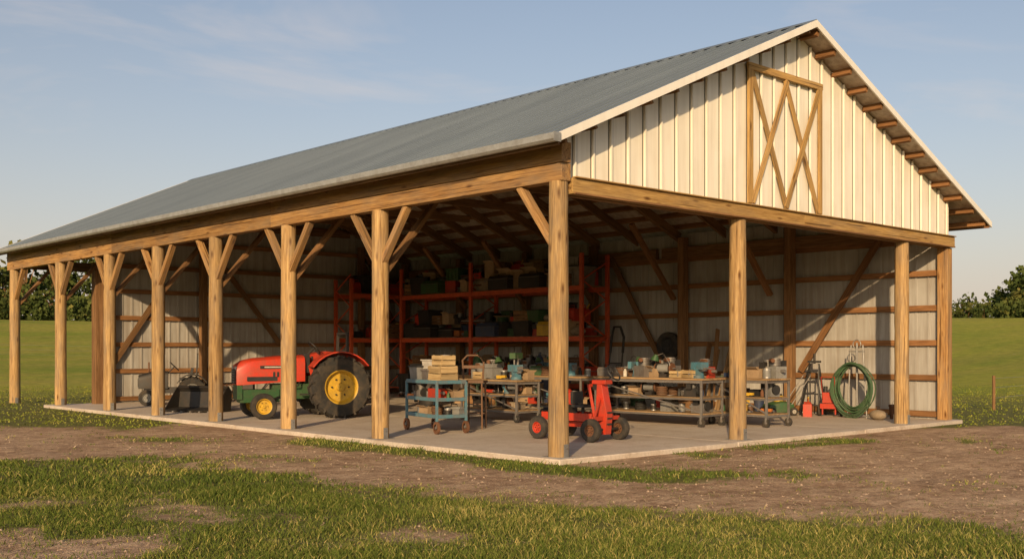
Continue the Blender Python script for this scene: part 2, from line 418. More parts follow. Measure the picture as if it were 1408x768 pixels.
# ------------------------------------------------------------------ TRACTOR
def rotheading(v): return math.atan2(v[1],v[0])
def loft(bb,secs,mat):
    vs=[];fs=[];n=len(secs[0][1])
    for x,pr in secs:
        for (y,z) in pr: vs.append((x,y,z))
    for j in range(len(secs)-1):
        for i in range(n):
            k=(i+1)%n; fs.append((j*n+i,j*n+k,(j+1)*n+k,(j+1)*n+i))
    fs.append(tuple(range(n))); fs.append(tuple(range((len(secs)-1)*n,len(secs)*n))[::-1]); bb.add(vs,fs,mat,rv=.7)
def hs(w,zb,zt): 
    e=min(.16,(zt-zb)*.4)
    return [(-w,zb),(-w,zt-e),(-w*.9,zt-e*.38),(-w*.65,zt-e*.06),(0,zt+.01),(w*.65,zt-e*.06),(w*.9,zt-e*.38),(w,zt-e),(w,zb)]
t=B()
for sg in (-1,1):
    t.wheel((0,sg*.72,.72),(0,1,0),.72,.40,'yellow',lugs=17,rimr=.56,n=36)
    t.wheel((1.75,sg*.60,.30),(0,1,0),.30,.2,'yellow',lugs=0,rimr=.6)
t.cyl((0,-.6,.72),(0,.6,.72),.11,'green'); t.cyl((1.75,-.5,.32),(1.75,.5,.32),.045,'green')
t.box((.15,0,.72),(.9,.5,.5),'green'); t.box((.95,0,.62),(1.0,.36,.36),'green'); t.box((1.75,0,.52),(.9,.42,.30),'green')
t.box((2.22,0,.62),(.12,.5,.35),'green')
loft(t,[(.72,hs(.33,.85,1.46)),(1.3,hs(.33,.84,1.44)),(1.9,hs(.31,.80,1.39)),(2.15,hs(.29,.78,1.34)),(2.30,hs(.25,.78,1.24))],'red')
t.box((2.31,0,.98),(.03,.40,.34),'black')
for k in range(5): t.box((2.33,0,.86+k*.06),(.02,.38,.015),'grey')
for sg in (-1,1):
    t.box((1.72,sg*.325,.92),(.7,.012,.10),'black'); t.box((1.4,sg*.337,1.19),(.75,.008,.07),'black'); t.box((1.4,sg*.342,1.19),(.55,.006,.03),'white')
    for k in range(6): t.box((1.0+k*.09,sg*.334,1.02),(.05,.012,.12),'black')
    t.box((2.3,sg*.17,1.17),(.03,.12,.07),'white')
    pts=[]
    for k in range(9):
        a=rad(35+k*13.5); pts.append((.82*math.cos(a),.72+.82*math.sin(a)))
    for k in range(8):
        (xa,za),(xb,zb_)=pts[k],pts[k+1]
        t.bar((xa,sg*.66,za),(xb,sg*.66,zb_),.46,.03,'red',rv=.7,up=(0,0,1) if abs(xb-xa)>.05 else (1,0,0))
    t.prism([(.67,sg*.45,1.18)]+[(q[0],sg*.45,q[1]) for q in pts]+[(-.6,sg*.45,.9),(.6,sg*.45,.9)],(0,-sg*.02,0),'red',rv=.7)
    t.bar((-.25,sg*.42,1.1),(-.28,sg*.40,1.98),.06,.06,'dark')
    t.box((.65,sg*.42,.55),(.4,.2,.03),'dark')
    t.bar((1.3,sg*.2,.5),(1.7,sg*.5,.35),.04,.04,'dark'); t.tube([(.8,sg*.25,.9),(.9,sg*.36,.75),(1.2,sg*.3,.7)],.018,'black')
t.bar((-.28,-.43,1.98),(-.28,.43,1.98),.06,.06,'dark')
t.box((-.05,0,1.12),(.45,.48,.10),'black'); t.box((-.27,0,1.36),(.10,.46,.42),'black',ry=-.15)
t.box((.66,0,1.28),(.14,.5,.46),'black'); t.cyl((.62,0,1.45),(.42,0,1.63),.02,'dark'); t.ring((.42,0,1.64),(-.75,0,.7),.19,.016,'black')
t.bar((.42,-.18,1.64),(.42,.18,1.64),.02,.02,'black')
t.cyl((1.15,.22,1.4),(1.15,.22,1.72),.03,'dark'); t.box((-.55,0,.6),(.5,.1,.1),'dark')
for sg in (-1,1):
    t.bar((-.4,sg*.25,.45),(-1.0,sg*.4,.4),.05,.05,'dark'); t.cyl((.4,sg*.2,1.0),(.55,sg*.3,1.4),.012,'dark'); t.sphere((.55,sg*.3,1.41),.03,'black',8)
t.obj('tractor',(2.93,10.6,0),rotheading((-.95,.3)),bevel=.006)

def smalltractor(body,loc,rz,sc_=1,rim='white'):
    t=B()
    for sg in (-1,1):
        t.wheel((-.5,sg*.42,.42),(0,1,0),.42,.2,rim,lugs=13); t.wheel((.8,sg*.38,.24),(0,1,0),.24,.13,rim)
        pts=[(-.5+.5*math.cos(a),.42+.5*math.sin(a)) for a in [rad(30+k*20) for k in range(7)]]
        for k in range(6): t.bar((pts[k][0],sg*.40,pts[k][1]),(pts[k+1][0],sg*.40,pts[k+1][1]),.24,.025,body,rv=.5,up=(0,0,1) if abs(pts[k][0]-pts[k+1][0])>.06 else (1,0,0))
        t.bar((-.62,sg*.3,.8),(-.66,sg*.28,1.55),.04,.04,'dark')
    t.bar((-.66,-.3,1.55),(-.66,.3,1.55),.04,.04,'dark')
    t.cyl((.8,-.35,.24),(.8,.35,.24),.03,'dark'); t.cyl((-.5,-.35,.42),(-.5,.35,.42),.06,'dark')
    t.box((.15,0,.45),(1.5,.24,.18),'dark'); loft(t,[(.2,hs(.2,.5,1.02)),(.7,hs(.2,.5,1.0)),(1.05,hs(.17,.5,.9))],body)
    t.box((1.06,0,.68),(.02,.24,.26),'black'); t.box((.6,0,.46),(.5,.3,.12),'dark')
    t.box((-.3,0,.78),(.36,.38,.08),'black'); t.box((-.48,0,.96),(.08,.36,.32),'black',ry=-.2)
    t.cyl((.22,0,.95),(.02,0,1.16),.018,'dark'); t.ring((.02,0,1.17),(-.7,0,.7),.17,.014,'black'); t.bar((.02,-.16,1.17),(.02,.16,1.17),.02,.02,'black')
    t.cyl((.75,.1,1.0),(.75,.1,1.3),.022,'rust')
    return t.obj('small_tractor',loc,rz,bevel=.005,scale=sc_)
smalltractor('dark',(2.5,18.1,0),rotheading((-.9,.45)),.95,'grey')
t=B()
t.box((0,0,.55),(1.4,.08,.08),'dark'); 
for k in range(8): t.tube([(-.6+k*.17,0,.55),(-.6+k*.17,-.25,.5),(-.6+k*.17,-.35,.2),(-.6+k*.17,-.2,.02)],.012,'rust',6)
t.bar((0,0,.55),(0,.9,.4),.06,.06,'green'); 
for sg in (-1,1): t.wheel((sg*.75,.1,.3),(1,0,0),.3,.1,'steel')
t.obj('field_cultivator',(4.4,18.6,0),.4)
t=B()
t.prism([(0,0,0),(.75,0,.02),(.78,0,.06),(.12,0,.10),(.06,0,.5),(.16,0,.62),(.1,0,.66),(-.06,0,.52)],(0,1.5,0),'dark')
for y in (-.01,1.49): t.prism([(0,y,0),(.75,y,.02),(.2,y,.6),(.1,y,.64),(-.05,y,.5)],(0,.02,0),'dark')
for k in range(6): t.box((.8,.1+k*.26,.03),(.14,.05,.03),'steel')
t.bar((-.05,.4,.35),(-.5,.4,.2),.06,.1,'dark'); t.bar((-.05,1.1,.35),(-.5,1.1,.2),.06,.1,'dark')
t.obj('loader_bucket',(1.35,15.3,0),rotheading((-.9,-.5)),bevel=.005)
t=B()
for sg in (-1,1): t.wheel((0,sg*.25,.22),(0,1,0),.22,.12,'red',lugs=10)
t.box((0,0,.35),(.5,.25,.2),'red'); t.box((.1,0,.55),(.28,.24,.22),'dark'); t.cyl((.1,0,.66),(.1,0,.8),.1,'red',14)
for sg in (-1,1): t.tube([(-.2,sg*.1,.4),(-.7,sg*.2,.95),(-1.0,sg*.28,1.0)],.018,'dark')
for k in range(6):
    a=k*1.05; t.bar((-.35,-.2+.08*k,.16),(-.35+.16*math.cos(a),-.2+.08*k,.16+.16*math.sin(a)),.04,.015,'steel')
t.obj('garden_tiller',(3.6,15.6,0),2.4,bevel=.004)

# small red garden tractor
t=B()
for x in (-.6,.6):
    for sg in (-1,1): t.wheel((x,sg*.40,.205),(0,1,0),.205,.13,'red' if x<0 else 'rust',rimr=.5,n=22)
    t.cyl((x,-.36,.205),(x,.36,.205),.025,'dark')
t.box((-.1,0,.36),(1.15,.44,.04),'red',rv=.6)
for sg in (-1,1): t.box((-.1,sg*.225,.41),(1.15,.025,.14),'red',rv=.6)
t.box((.0,0,.27),(1.25,.16,.09),'red',rv=.3)
t.box((-.30,0,.50),(.34,.26,.24),'dark'); t.cyl((-.30,0,.62),(-.30,0,.80),.085,'steel',14)
for k in range(6): t.cyl((-.30,0,.63+k*.028),(-.30,0,.64+k*.028),.11,'red' if k>3 else 'steel',14)
t.lathe((-.30,0,.8),(0,0,1),[(0,.11),(.05,.12),(.09,.08),(.1,.03)],'red',16); t.box((-.12,.0,.72),(.14,.12,.22),'red',rv=.5); t.cyl((-.46,.06,.55),(-.46,.06,1.02),.018,'steel'); t.cyl((-.46,.06,.98),(-.46,.06,1.1),.035,'rust')
t.sphere((-.40,-.12,1.0),.05,'yellow'); t.cyl((-.40,-.12,.6),(-.40,-.12,.97),.014,'dark')
t.prism([(.50,-.085,.12),(.66,-.085,.12),(.70,-.085,.46),(.62,-.085,.80),(.58,-.085,1.0),(.48,-.085,1.0),(.46,-.085,.6)],(0,.17,0),'red',rv=.7)
t.box((.53,0,1.03),(.30,.20,.07),'red',rv=.5); t.box((.42,0,.95),(.10,.14,.12),'dark')
t.bar((.50,-.13,.30),(.36,-.16,.98),.03,.05,'red'); t.bar((.50,.13,.30),(.36,.16,.98),.03,.05,'red')
t.bar((.36,-.18,.97),(.36,.18,.97),.03,.05,'red')
for z in (.3,.4,.5): t.box((.695,0,z),(.02,.13,.03),'dark')
t.bar((.60,-.38,.40),(.60,.38,.40),.05,.07,'red',rv=.4); t.bar((.60,-.3,.42),(.56,-.08,.75),.03,.04,'red')
t.cyl((.62,0,1.03),(.76,0,1.17),.018,'dark'); t.ring((.78,0,1.19),(.8,.1,.6),.15,.015,'black')
for a in (0,2.1,4.2): t.bar((.78,0,1.19),(.78-.09*math.cos(a),.13*math.sin(a),1.19+.11*math.cos(a)),.02,.02,'dark')
t.box((.10,0,.60),(.28,.32,.05),'black'); t.box((-.04,0,.74),(.05,.30,.22),'black'); t.cyl((.10,0,.4),(.10,0,.6),.03,'dark')
t.obj('garden_tractor',(2.52,2.0,0),rad(-90)+.08,bevel=.004)

# ------------------------------------------------------------------ carts and benches
def caster(t,x,y,r=.09,m='rubber'):
    t.lathe((x,y-.02,r),(0,1,0),[(0,r*.5),(0,r),(.04,r),(.04,r*.5)],m,14); t.cyl((x,y-.03,r),(x,y+.03,r),r*.35,'steel'); 
    t.box((x,y-.035,r+.05),(.04,.008,.13),'steel'); t.box((x,y+.035,r+.05),(.04,.008,.13),'steel'); t.box((x,y,r+.115),(.08,.09,.01),'steel')
def toolcart(loc,rz):
    t=B(); L,Wc,H=1.35,.62,.97
    for x in (-L/2,L/2):
        for y in (-Wc/2,Wc/2):
            t.box((x,y,(H+.22)/2),(.045,.045,H-.2),'blue',rv=.6); t.lathe((x-.0,y-.02,.12),(0,1,0),[(0,.07),(0,.12),(.045,.12),(.045,.07)],'rust',18,cap=False)
            t.cyl((x,y-.03,.12),(x,y+.035,.12),.03,'steel'); 
            for a in range(5): t.bar((x,y,.12),(x+.1*math.cos(a*1.257),y,.12+.1*math.sin(a*1.257)),.015,.015,'rust')
            t.bar((x,y,.12),(x,y,.25),.03,.02,'steel')
    for z in (.30,.62,H-.02):
        t.box((0,0,z),(L-.02,Wc-.02,.02),'plank' if z<.9 else 'steel')
        for y in (-Wc/2,Wc/2): t.box((0,y,z+.03),(L,.03,.07),'blue',rv=.7)
        for x in (-L/2,L/2): t.box((x,0,z+.03),(.03,Wc,.068),'blue',rv=.4)
    return t.obj('tool_cart',loc,rz,bevel=.003)
cart=(1.78,5.15,0); toolcart(cart,math.atan2(1,.22))
def bench(loc,rz,L,Wc,H,cast=True,top='plank',fr='steel'):
    t=B()
    nb=4
    for k in range(nb):
        y=-Wc/2+Wc*(k+.5)/nb; t.box((0,y,H-.02),(L,Wc/nb-.006,.04),top)
    for x in (-L/2+.05,L/2-.05):
        for y in (-Wc/2+.04,Wc/2-.04):
            t.box((x,y,(H+.12)/2),(.045,.045,H-.2),fr,rv=.5)
            if cast: caster(t,x,y)
            else: t.box((x,y,.03),(.08,.08,.06),fr)
    t.box((0,-Wc/2+.04,H-.07),(L-.14,.03,.06),fr); t.box((0,Wc/2-.04,H-.07),(L-.14,.03,.06),fr)
    for x in (-L/2+.05,L/2-.05): t.box((x,0,H-.07),(.03,Wc-.12,.06),fr); 
    for z in (.26,.60) if cast else (.22,):
        t.box((0,0,z),(L-.08,Wc-.1,.025),'plank'); t.box((0,-Wc/2+.04,z-.03),(L-.14,.025,.04),fr); t.box((0,Wc/2-.04,z-.03),(L-.14,.025,.04),fr)
        for x in (-L/2+.05,L/2-.05): t.box((x,0,z-.035),(.025,Wc-.12,.04),fr)
    t.bar((-L/2+.07,Wc/2-.02,.3),(L/2-.07,Wc/2-.02,H-.1),.02,.03,fr)
    return t.obj('workbench',loc,rz,bevel=.003)
benches=[((4.9,6.75,0),math.pi/2,1.95,.75,.93,True),((6.75,3.7,0),math.pi/2+.06,2.9,.85,1.0,True),((7.75,2.0,0),math.pi/2-.03,1.5,.85,1.0,True),((7.6,7.6,0),math.pi/2,2.4,.8,.95,False)]
for l,rz,L,wc,H,c in benches: bench(l,rz,L,wc,H,c)

# ------------------------------------------------------------------ small items
cols=['red','dblue','grey','dark','black','green','steel','rust','steel','dark','brown','grey','canvas','card','galv','black','yellow']
def toolbox(c,w=.45,d=.22,h=.22):
    t=B(); t.box((0,0,h*.36),(w,d,h*.72),c,rv=.6); t.box((0,0,h*.73),(w+.012,d+.012,.012),'steel')
    t.prism([(-w/2,-d/2,h*.74),(-w/2,d/2,h*.74),(-w/2,d*.3,h),(-w/2,-d*.3,h)],(w,0,0),c,rv=.7)
    t.tube([(-w*.2,0,h),(-w*.18,0,h+.05),(w*.18,0,h+.05),(w*.2,0,h)],.01,'black'); 
    for x in (-w*.3,w*.3): t.box((x,-d/2-.008,h*.7),(.03,.012,.05),'steel')
    return 'toolbox',t
def crate(w=.5,d=.35,h=.3,c='crate'):
    t=B(); k=max(2,int(h/.1))
    for i in range(k):
        z=h*(i+.5)/k
        for y in (-d/2,d/2): t.box((0,y,z),(w,.015,h/k-.015),c)
        for x in (-w/2,w/2): t.box((x,0,z),(.015,d-.02,h/k-.015),c)
    for x in (-w/2+.03,w/2-.03):
        for y in (-d/2+.025,d/2-.025): t.box((x,y,h/2),(.03,.03,h),c)
    t.box((0,0,.01),(w-.03,d-.03,.015),c)
    for i in range(5): t.box((random.uniform(-w*.3,w*.3),random.uniform(-d*.25,d*.25),h*.55),(random.uniform(.06,.16),.08,h*random.uniform(.6,1.0)),random.choice(cols),rz=random.random())
    return 'wooden_crate',t
def carton(w=.45,d=.35,h=.3):
    t=B(); t.box((0,0,h/2),(w,d,h),'card'); t.box((0,0,h+.002),(w,.05,.004),'canvas')
    for sg in (-1,1): t.box((0,sg*(d*.5+.04),h+.02),(w*.98,.1,.006),'card',rx=sg*.5)
    return 'cardboard_box',t
def bin_(c,w=.5,d=.4,h=.3):
    t=B(); a=.88
    vs=[(-w/2*a,-d/2*a,0),(w/2*a,-d/2*a,0),(w/2*a,d/2*a,0),(-w/2*a,d/2*a,0),(-w/2,-d/2,h),(w/2,-d/2,h),(w/2,d/2,h),(-w/2,d/2,h)]
    t.add(vs,[(3,2,1,0),(0,1,5,4),(1,2,6,5),(2,3,7,6),(3,0,4,7),(4,5,6,7)],c,rv=.6)
    t.box((0,0,h+.012),(w+.04,d+.04,.025),random.choice(['black',c])); 
    for x in (-w*.3,0,w*.3): t.box((x,-d/2*.97,h*.5),(.02,.02,h*.8),c,rv=.4)
    return 'storage_bin',t
def bucket(c,r=.14,h=.33):
    t=B(); t.lathe((0,0,0),(0,0,1),[(0,r*.8),(h*.85,r*.97),(h*.86,r*1.06),(h*.92,r*1.06),(h,r),(h,r*.95),(h*.8,r*.9)],c,18)
    t.tube([(r*math.cos(a)*1.05,0,h*.9+math.sin(a)*r*.9) for a in [k*math.pi/8 for k in range(9)]],.005,'steel',5)
    return 'bucket',t
def can(c,r=.07,h=.17):
    t=B(); t.lathe((0,0,0),(0,0,1),[(0,r),(h*.03,r*1.03),(h*.06,r),(h*.93,r),(h*.95,r*1.04),(h,r*1.04),(h,r*.9),(h*.97,r*.88)],'galv',16)
    t.lathe((0,0,h*.15),(0,0,1),[(0,r*1.01),(h*.65,r*1.01)],c,16,cap=False)
    return 'paint_can',t
def gascan(c='red'):
    t=B(); t.box((0,0,.15),(.32,.2,.3),c,rv=.6); t.prism([(-.15,-.09,.3),(.15,-.09,.3),(.1,-.06,.35),(-.1,-.06,.35)],(0,.15,0),c)
    t.tube([(-.1,0,.34),(-.07,0,.42),(.06,0,.42),(.09,0,.34)],.015,c); t.cyl((.11,0,.33),(.2,0,.45),.02,'yellow')
    return 'fuel_can',t
def vise():
    t=B(); t.cyl((0,0,0),(0,0,.05),.1,'blue'); t.box((0,0,.1),(.12,.12,.12),'blue'); t.box((-.05,0,.2),(.08,.16,.12),'blue'); t.box((.12,0,.2),(.07,.16,.12),'blue')
    t.box((.03,0,.14),(.3,.06,.05),'steel'); t.cyl((.15,0,.16),(.28,0,.16),.016,'steel'); t.cyl((.27,-.1,.16),(.27,.1,.16),.009,'steel'); t.box((-.12,0,.2),(.08,.08,.06),'steel')
    return 'bench_vise',t
def grinder():
    t=B(); t.box((0,0,.03),(.16,.14,.06),'dark'); t.cyl((-.12,0,.16),(.12,0,.16),.075,'grey',18); t.cyl((-.12,0,.12),(.0,0,.05),.05,'dark')
    for sg in (-1,1): t.cyl((sg*.14,0,.16),(sg*.17,0,.16),.095,'rust',20); t.cyl((sg*.13,0,.16),(sg*.135,0,.16),.11,'dark',20); t.cyl((sg*.12,0,.16),(sg*.22,0,.16),.012,'steel')
    return 'bench_grinder',t
def drillpress():
    t=B(); t.box((0,0,.015),(.25,.35,.03),'dark'); t.cyl((0,.1,.03),(0,.1,.62),.03,'steel'); t.box((0,.0,.58),(.16,.42,.14),'green'); t.cyl((0,-.1,.5),(0,-.1,.36),.025,'steel'); t.box((0,-.03,.25),(.2,.22,.02),'dark')
    for a in range(3): t.bar((.08,-.05,.5),(.1,-.05+.12*math.cos(a*2.1),.5+.12*math.sin(a*2.1)),.01,.01,'steel')
    return 'drill_press',t
def engine():
    t=B(); t.box((0,0,.1),(.3,.24,.2),random.choice(['grey','dark','red','steel'])); t.cyl((0,0,.2),(0,0,.34),.09,'steel',16)
    for k in range(5): t.cyl((0,0,.21+k*.026),(0,0,.22+k*.026),.11,'steel',16)
    t.cyl((.15,0,.12),(.24,0,.12),.03,'steel'); t.cyl((-.15,.0,.14),(-.19,0,.14),.1,'black',18); t.box((0,.15,.24),(.12,.1,.12),'dark'); t.cyl((0,-.1,.3),(.12,-.16,.3),.035,'rust')
    return 'small_engine',t
def spool(c='hose',r=.16):
    t=B()
    for k in range(5): t.ring((0,0,.02+k*.035),(0,0,1),r+random.uniform(-.01,.01),.018,c,24,6)
    return 'coiled_rope',t
def handtool():
    t=B(); t.box((0,0,.05),(.22,.07,.07),random.choice(['yellow','orange','red','dblue','green'])); t.box((-.06,0,.0),(.05,.05,.14),'black',ry=.2); t.cyl((.11,0,.05),(.19,0,.05),.02,'steel'); t.box((-.07,0,-.0+.015),(.1,.07,.03),'black')
    return 'power_drill',t
def wrench():
    t=B(); t.box((0,0,.012),(.24,.03,.014),'steel'); t.ring((.13,0,.012),(0,0,1),.025,.009,'steel',12,5); t.box((-.13,0,.012),(.04,.05,.014),'steel'); return 'wrench',t
def pipebundle():
    t=B()
    for k in range(6): t.cyl((-.5,random.uniform(-.1,.1),.03+.02*k),(.5,random.uniform(-.1,.1),.03+.02*k),.02,random.choice(['steel','rust','galv']))
    return 'pipe_bundle',t
def jar():
    t=B(); r=.04; t.lathe((0,0,0),(0,0,1),[(0,r),(.1,r),(.13,r*.5),(.15,r*.5)],random.choice(['white','dblue','rust','black','green','steel']),12); t.cyl((0,0,.15),(0,0,.17),r*.5,'black'); return 'oil_bottle',t
def bag():
    t=B(); t.sphere((0,0,.11),(.26,.17,.12),'canvas',14); t.tube([(-.1,0,.2),(-.06,0,.3),(.06,0,.3),(.1,0,.2)],.012,'brown'); t.box((0,-.15,.11),(.2,.05,.1),'canvas'); return 'tool_bag',t
def chainsaw():
    t=B(); t.box((0,0,.1),(.28,.16,.16),'orange'); t.box((.36,0,.08),(.42,.012,.07),'steel'); t.tube([(-.1,0,.17),(-.06,0,.26),(.08,0,.26),(.12,0,.17)],.014,'black'); t.tube([(-.13,0,.05),(-.28,0,.05),(-.28,0,.15),(-.12,0,.16)],.016,'black'); return 'chainsaw',t
def lamp():
    t=B(); t.cyl((0,0,0),(0,0,.02),.08,'dark'); t.tube([(0,0,.02),(.02,0,.25),(.15,0,.42),(.28,0,.38)],.01,'steel'); t.lathe((.28,0,.40),(.3,0,-1),[(0,.03),(.1,.08),(.1,.07)],'green',14,cap=False); return 'bench_lamp',t
rc=random.choice
def rnditem(big):
    if big: f=rc([lambda:toolbox(rc(cols),random.uniform(.45,.7),.3,random.uniform(.22,.34)),lambda:crate(random.uniform(.45,.7),.4,random.uniform(.25,.4),rc(['plank','frame','frame'])),
        lambda:bin_(rc(['grey','dblue','black','black','dark','green','dark','steel']),random.uniform(.45,.7),.45,random.uniform(.25,.42)),lambda:bin_(rc(['black','dark','steel']),random.uniform(.45,.7),.45,random.uniform(.3,.5)),lambda:bucket(rc(['grey','rust','black'])),gascan,engine,engine,bag,chainsaw,spool,pipebundle,lambda:carton(random.uniform(.35,.6),.4,random.uniform(.25,.42))])
    else: f=rc([lambda:toolbox(rc(cols),.38,.18,.18),lambda:can(rc(cols)),lambda:can(rc(cols)),jar,jar,vise,grinder,engine,engine,handtool,wrench,wrench,lamp,lambda:crate(.3,.2,.14),lambda:spool(rc(['brown','black']),.1),lambda:bin_(rc(cols),.25,.18,.12),lambda:carton(.25,.2,.15)])
    return f()
def place(it,x,y,z,rz=0,s=1): return it[1].obj(it[0],(x,y,z),rz,recalc=True,scale=s)
def fill(x0,x1,y0,y1,z,big,step,axis='y',scale=1,rows=1):
    L=(y1-y0) if axis=='y' else (x1-x0)
    for r_ in range(rows):
        p=random.uniform(0,.1)
        while p<L-.15:
            it=rnditem(big); q=p+step/2
            cx=(x0+(x1-x0)*(r_+.5)/rows+random.uniform(-.04,.04)) if axis=='y' else x0+q
            cy=y0+q if axis=='y' else y0+(y1-y0)*(r_+.5)/rows
            place(it,cx,cy,z,(math.pi/2 if axis=='y' else 0)+random.choice([0,math.pi])+random.uniform(-.25,.25),scale*random.uniform(.85,1.1))
            p+=step*random.uniform(.7,1.25)
for (l,rz,L,wc,H,c) in benches:
    fill(l[0]-wc*.35,l[0]+wc*.35,l[1]-L/2+.05,l[1]+L/2-.05,H+.002,False,.27,rows=2,scale=1.2)
    fill(l[0]-wc*.3,l[0]+wc*.3,l[1]-L/2+.1,l[1]+L/2-.1,.615 if c else .235,False,.36,rows=2)
    if c: fill(l[0]-wc*.3,l[0]+wc*.3,l[1]-L/2+.1,l[1]+L/2-.1,.275,False,.4,rows=1)
place(drillpress(),4.9,6.2,.935,-1.2,.9); place(toolbox('grey',.5,.3,.34),4.85,7.0,.935,1.5)
place(crate(.6,.4,.12,'plank'),6.8,2.7,1.002,1.4)
cx,cy=cart[:2]
place(bin_('grey',.42,.36,.27),cx+.0,cy+.42,.985,1.5); place(bin_('steel',.36,.34,.2),cx-.05,cy+.05,.985,1.3)
place(crate(.42,.4,.3),cx-.05,cy-.28,.985,1.5); place(crate(.38,.3,.2),cx-.03,cy-.28,1.29,1.4); place(bin_('white',.3,.3,.16),cx,cy+.1,1.22,1.6)
for z in (.31,.63): fill(cx-.2,cx+.2,cy-.6,cy+.6,z+.005,False,.26,rows=2)
t=B()
t.tube([(-.2,0,1.0),(-.22,0,1.35),(-.1,0,1.48),(.12,0,1.48),(.22,0,1.38),(.2,0,1.0)],.02,'brown'); t.box((0,-.2,.95),(.42,.42,.05),'brown')
for x in (-.18,.18):
    for y in (-.36,-.02): t.cyl((x,y,0),(x*.95,y,.95),.018,'brown')
t.bar((-.2,0,1.25),(.2,0,1.25),.02,.06,'brown'); t.bar((-.18,-.36,.3),(.18,-.36,.3),.02,.02,'brown'); t.bar((-.18,-.02,.5),(.18,-.02,.5),.02,.02,'brown')
t.obj('shop_stool',(2.7,5.1,0),2.2)

# ------------------------------------------------------------------ racks
def rack(loc,rz,bays,D,H,levels):
    t=B(); xs=[0]
    for w_ in bays: xs.append(xs[-1]+w_)
    for x in xs:
        for y in (0,D): t.box((x,y,H/2),(.11,.09,H),'rackred',rv=.6); t.box((x,y,.01),(.16,.14,.02),'rackred')
        z=.3; k=0
        while z<H-.4:
            t.bar((x,.03 if k%2 else D-.03,z),(x,D-.03 if k%2 else .03,z+.55),.03,.04,'rackred'); z+=.55;k+=1
        t.bar((x,0,.25),(x,D,.25),.03,.04,'rackred')
    for i in range(len(bays)):
        for z in levels:
            for y in (-.0,D): t.box(((xs[i]+xs[i+1])/2,y,z-.07),(bays[i]-.11,.05,.14),'rackred',rv=.7)
            n=int(bays[i]/.17)
            for k in range(n): t.box((xs[i]+.1+(bays[i]-.2)*(k+.5)/n,D/2,z+.012),(.15,D-.02,.022),'plank')
    return t.obj('pallet_rack',loc,rz,bevel=.004)
rack((12.1,10.0,0),math.pi/2,[4.9,3.7],1.1,4.37,[.6,1.98,3.44])
rack((9.3,19.15,0),0,[2.2],.95,4.0,[1.98,3.5])
for z,st in ((.625,.6),(2.005,.5),(3.465,.5)):
    fill(11.1,12.0,10.15,14.8,z,True,st,scale=1.3,rows=2); fill(11.1,12.0,15.0,18.5,z,True,st,scale=1.3,rows=2)
for (y,z,c) in ((11.2,2.005,'yellow'),(12.0,3.465,'dark'),(14.0,2.005,'dblue'),(16.8,3.465,'green'),(17.2,2.005,'dark'),(13.4,3.465,'dark'),(11.0,.625,'dblue')):
    place(toolbox(c,.9,.4,.42),11.0,y,z+.002,math.pi/2)
fill(11.1,12.0,10.3,18.4,2.005+.42,True,.6,scale=1.1,rows=2)
fill(11.1,12.0,10.3,18.4,3.465+.40,True,.6,scale=1.1,rows=2)
fill(11.1,12.0,10.3,18.4,.625+.42,True,.7,scale=1.1)
for z in (2.005,3.525): fill(9.5,11.4,19.2,20.0,z,True,.55,axis='x',scale=1.2)
fill(10.4,10.9,11,18,.0,True,.55,scale=1.6)
fill(9.2,9.8,9.5,15,.0,True,.75,scale=1.9)
for (x,y,c) in ((10.2,9.9,'green'),(9.9,10.6,'dblue'),(8.6,11.8,'green')):
    t=B(); t.lathe((0,0,0),(0,0,1),[(0,.13),(1.25,.13),(1.38,.09),(1.44,.04),(1.52,.04)],c,20); t.cyl((-.05,0,1.5),(.05,0,1.5),.03,'steel'); t.obj('gas_cylinder',(x,y,0))
for (x,y,c) in ((8.9,9.0,'dblue'),(6.0,14.5,'rust'),(6.8,15.2,'dblue'),(7.5,12.6,'dark')):
    t=B(); t.lathe((0,0,0),(0,0,1),[(0,.29),(.02,.3),(.28,.29),(.29,.305),(.31,.305),(.32,.29),(.58,.29),(.59,.305),(.61,.305),(.62,.29),(.87,.29),(.88,.3),(.9,.3),(.9,.27),(.88,.27)],c,26); t.obj('steel_drum',(x,y,0))

# ------------------------------------------------------------------ along the back wall
t=B(); t.wheel((0,0,0),(1,0,0),.39,.2,'black',rimr=.6,lugs=0); t.obj('wall_mounted_tyre',(Wd-.2,7.85,1.7))
t=B()
for y in (-.2,.2): t.tube([(0,y,.15),(.25,y,1.5)],.022,'black'); t.wheel((-.12,y*1.4,.15),(0,1,0),.15,.07,'grey')
t.tube([(.25,-.2,1.5),(.33,-.2,1.95),(.3,-.1,2.25),(.3,.1,2.25),(.33,.2,1.95),(.25,.2,1.5)],.04,'black')
for z in (.4,.8,1.2): t.bar((z*.18,-.2,z),(z*.18,.2,z),.02,.04,'black')
t.box((-.2,0,.02),(.3,.45,.015),'black'); t.obj('hand_truck',(11.6,9.35,0),rad(15))
t=B()
for k in range(7):
    y=-.55+k*.17+random.uniform(-.04,.04); h=random.uniform(1.6,2.3); t.bar((-.5-random.uniform(0,.15),y,0),(.0,y+random.uniform(-.25,.25),h),.04,random.uniform(.12,.2),'plank' if k%2 else 'frame',up=(1,0,0))
t.obj('leaning_planks',(Wd-.2,5.8,0))
t=B()
for y in (-.22,.22): t.bar((-.35,y,0),(0,y*.5,1.25),.03,.05,'black'); t.bar((.25,y*.9,0),(0,y*.5,1.25),.03,.04,'black')
for k in range(4): z=.25+k*.27; t.box((-.35+.28*z,0,z),(.1,.40-.16*z,.025),'black')
t.cyl((0,0,1.25),(0,0,1.5),.03,'dark'); t.box((0,0,1.3),(.12,.3,.05),'black'); t.obj('step_stand',(11.9,3.0,0),.2)
t=B()
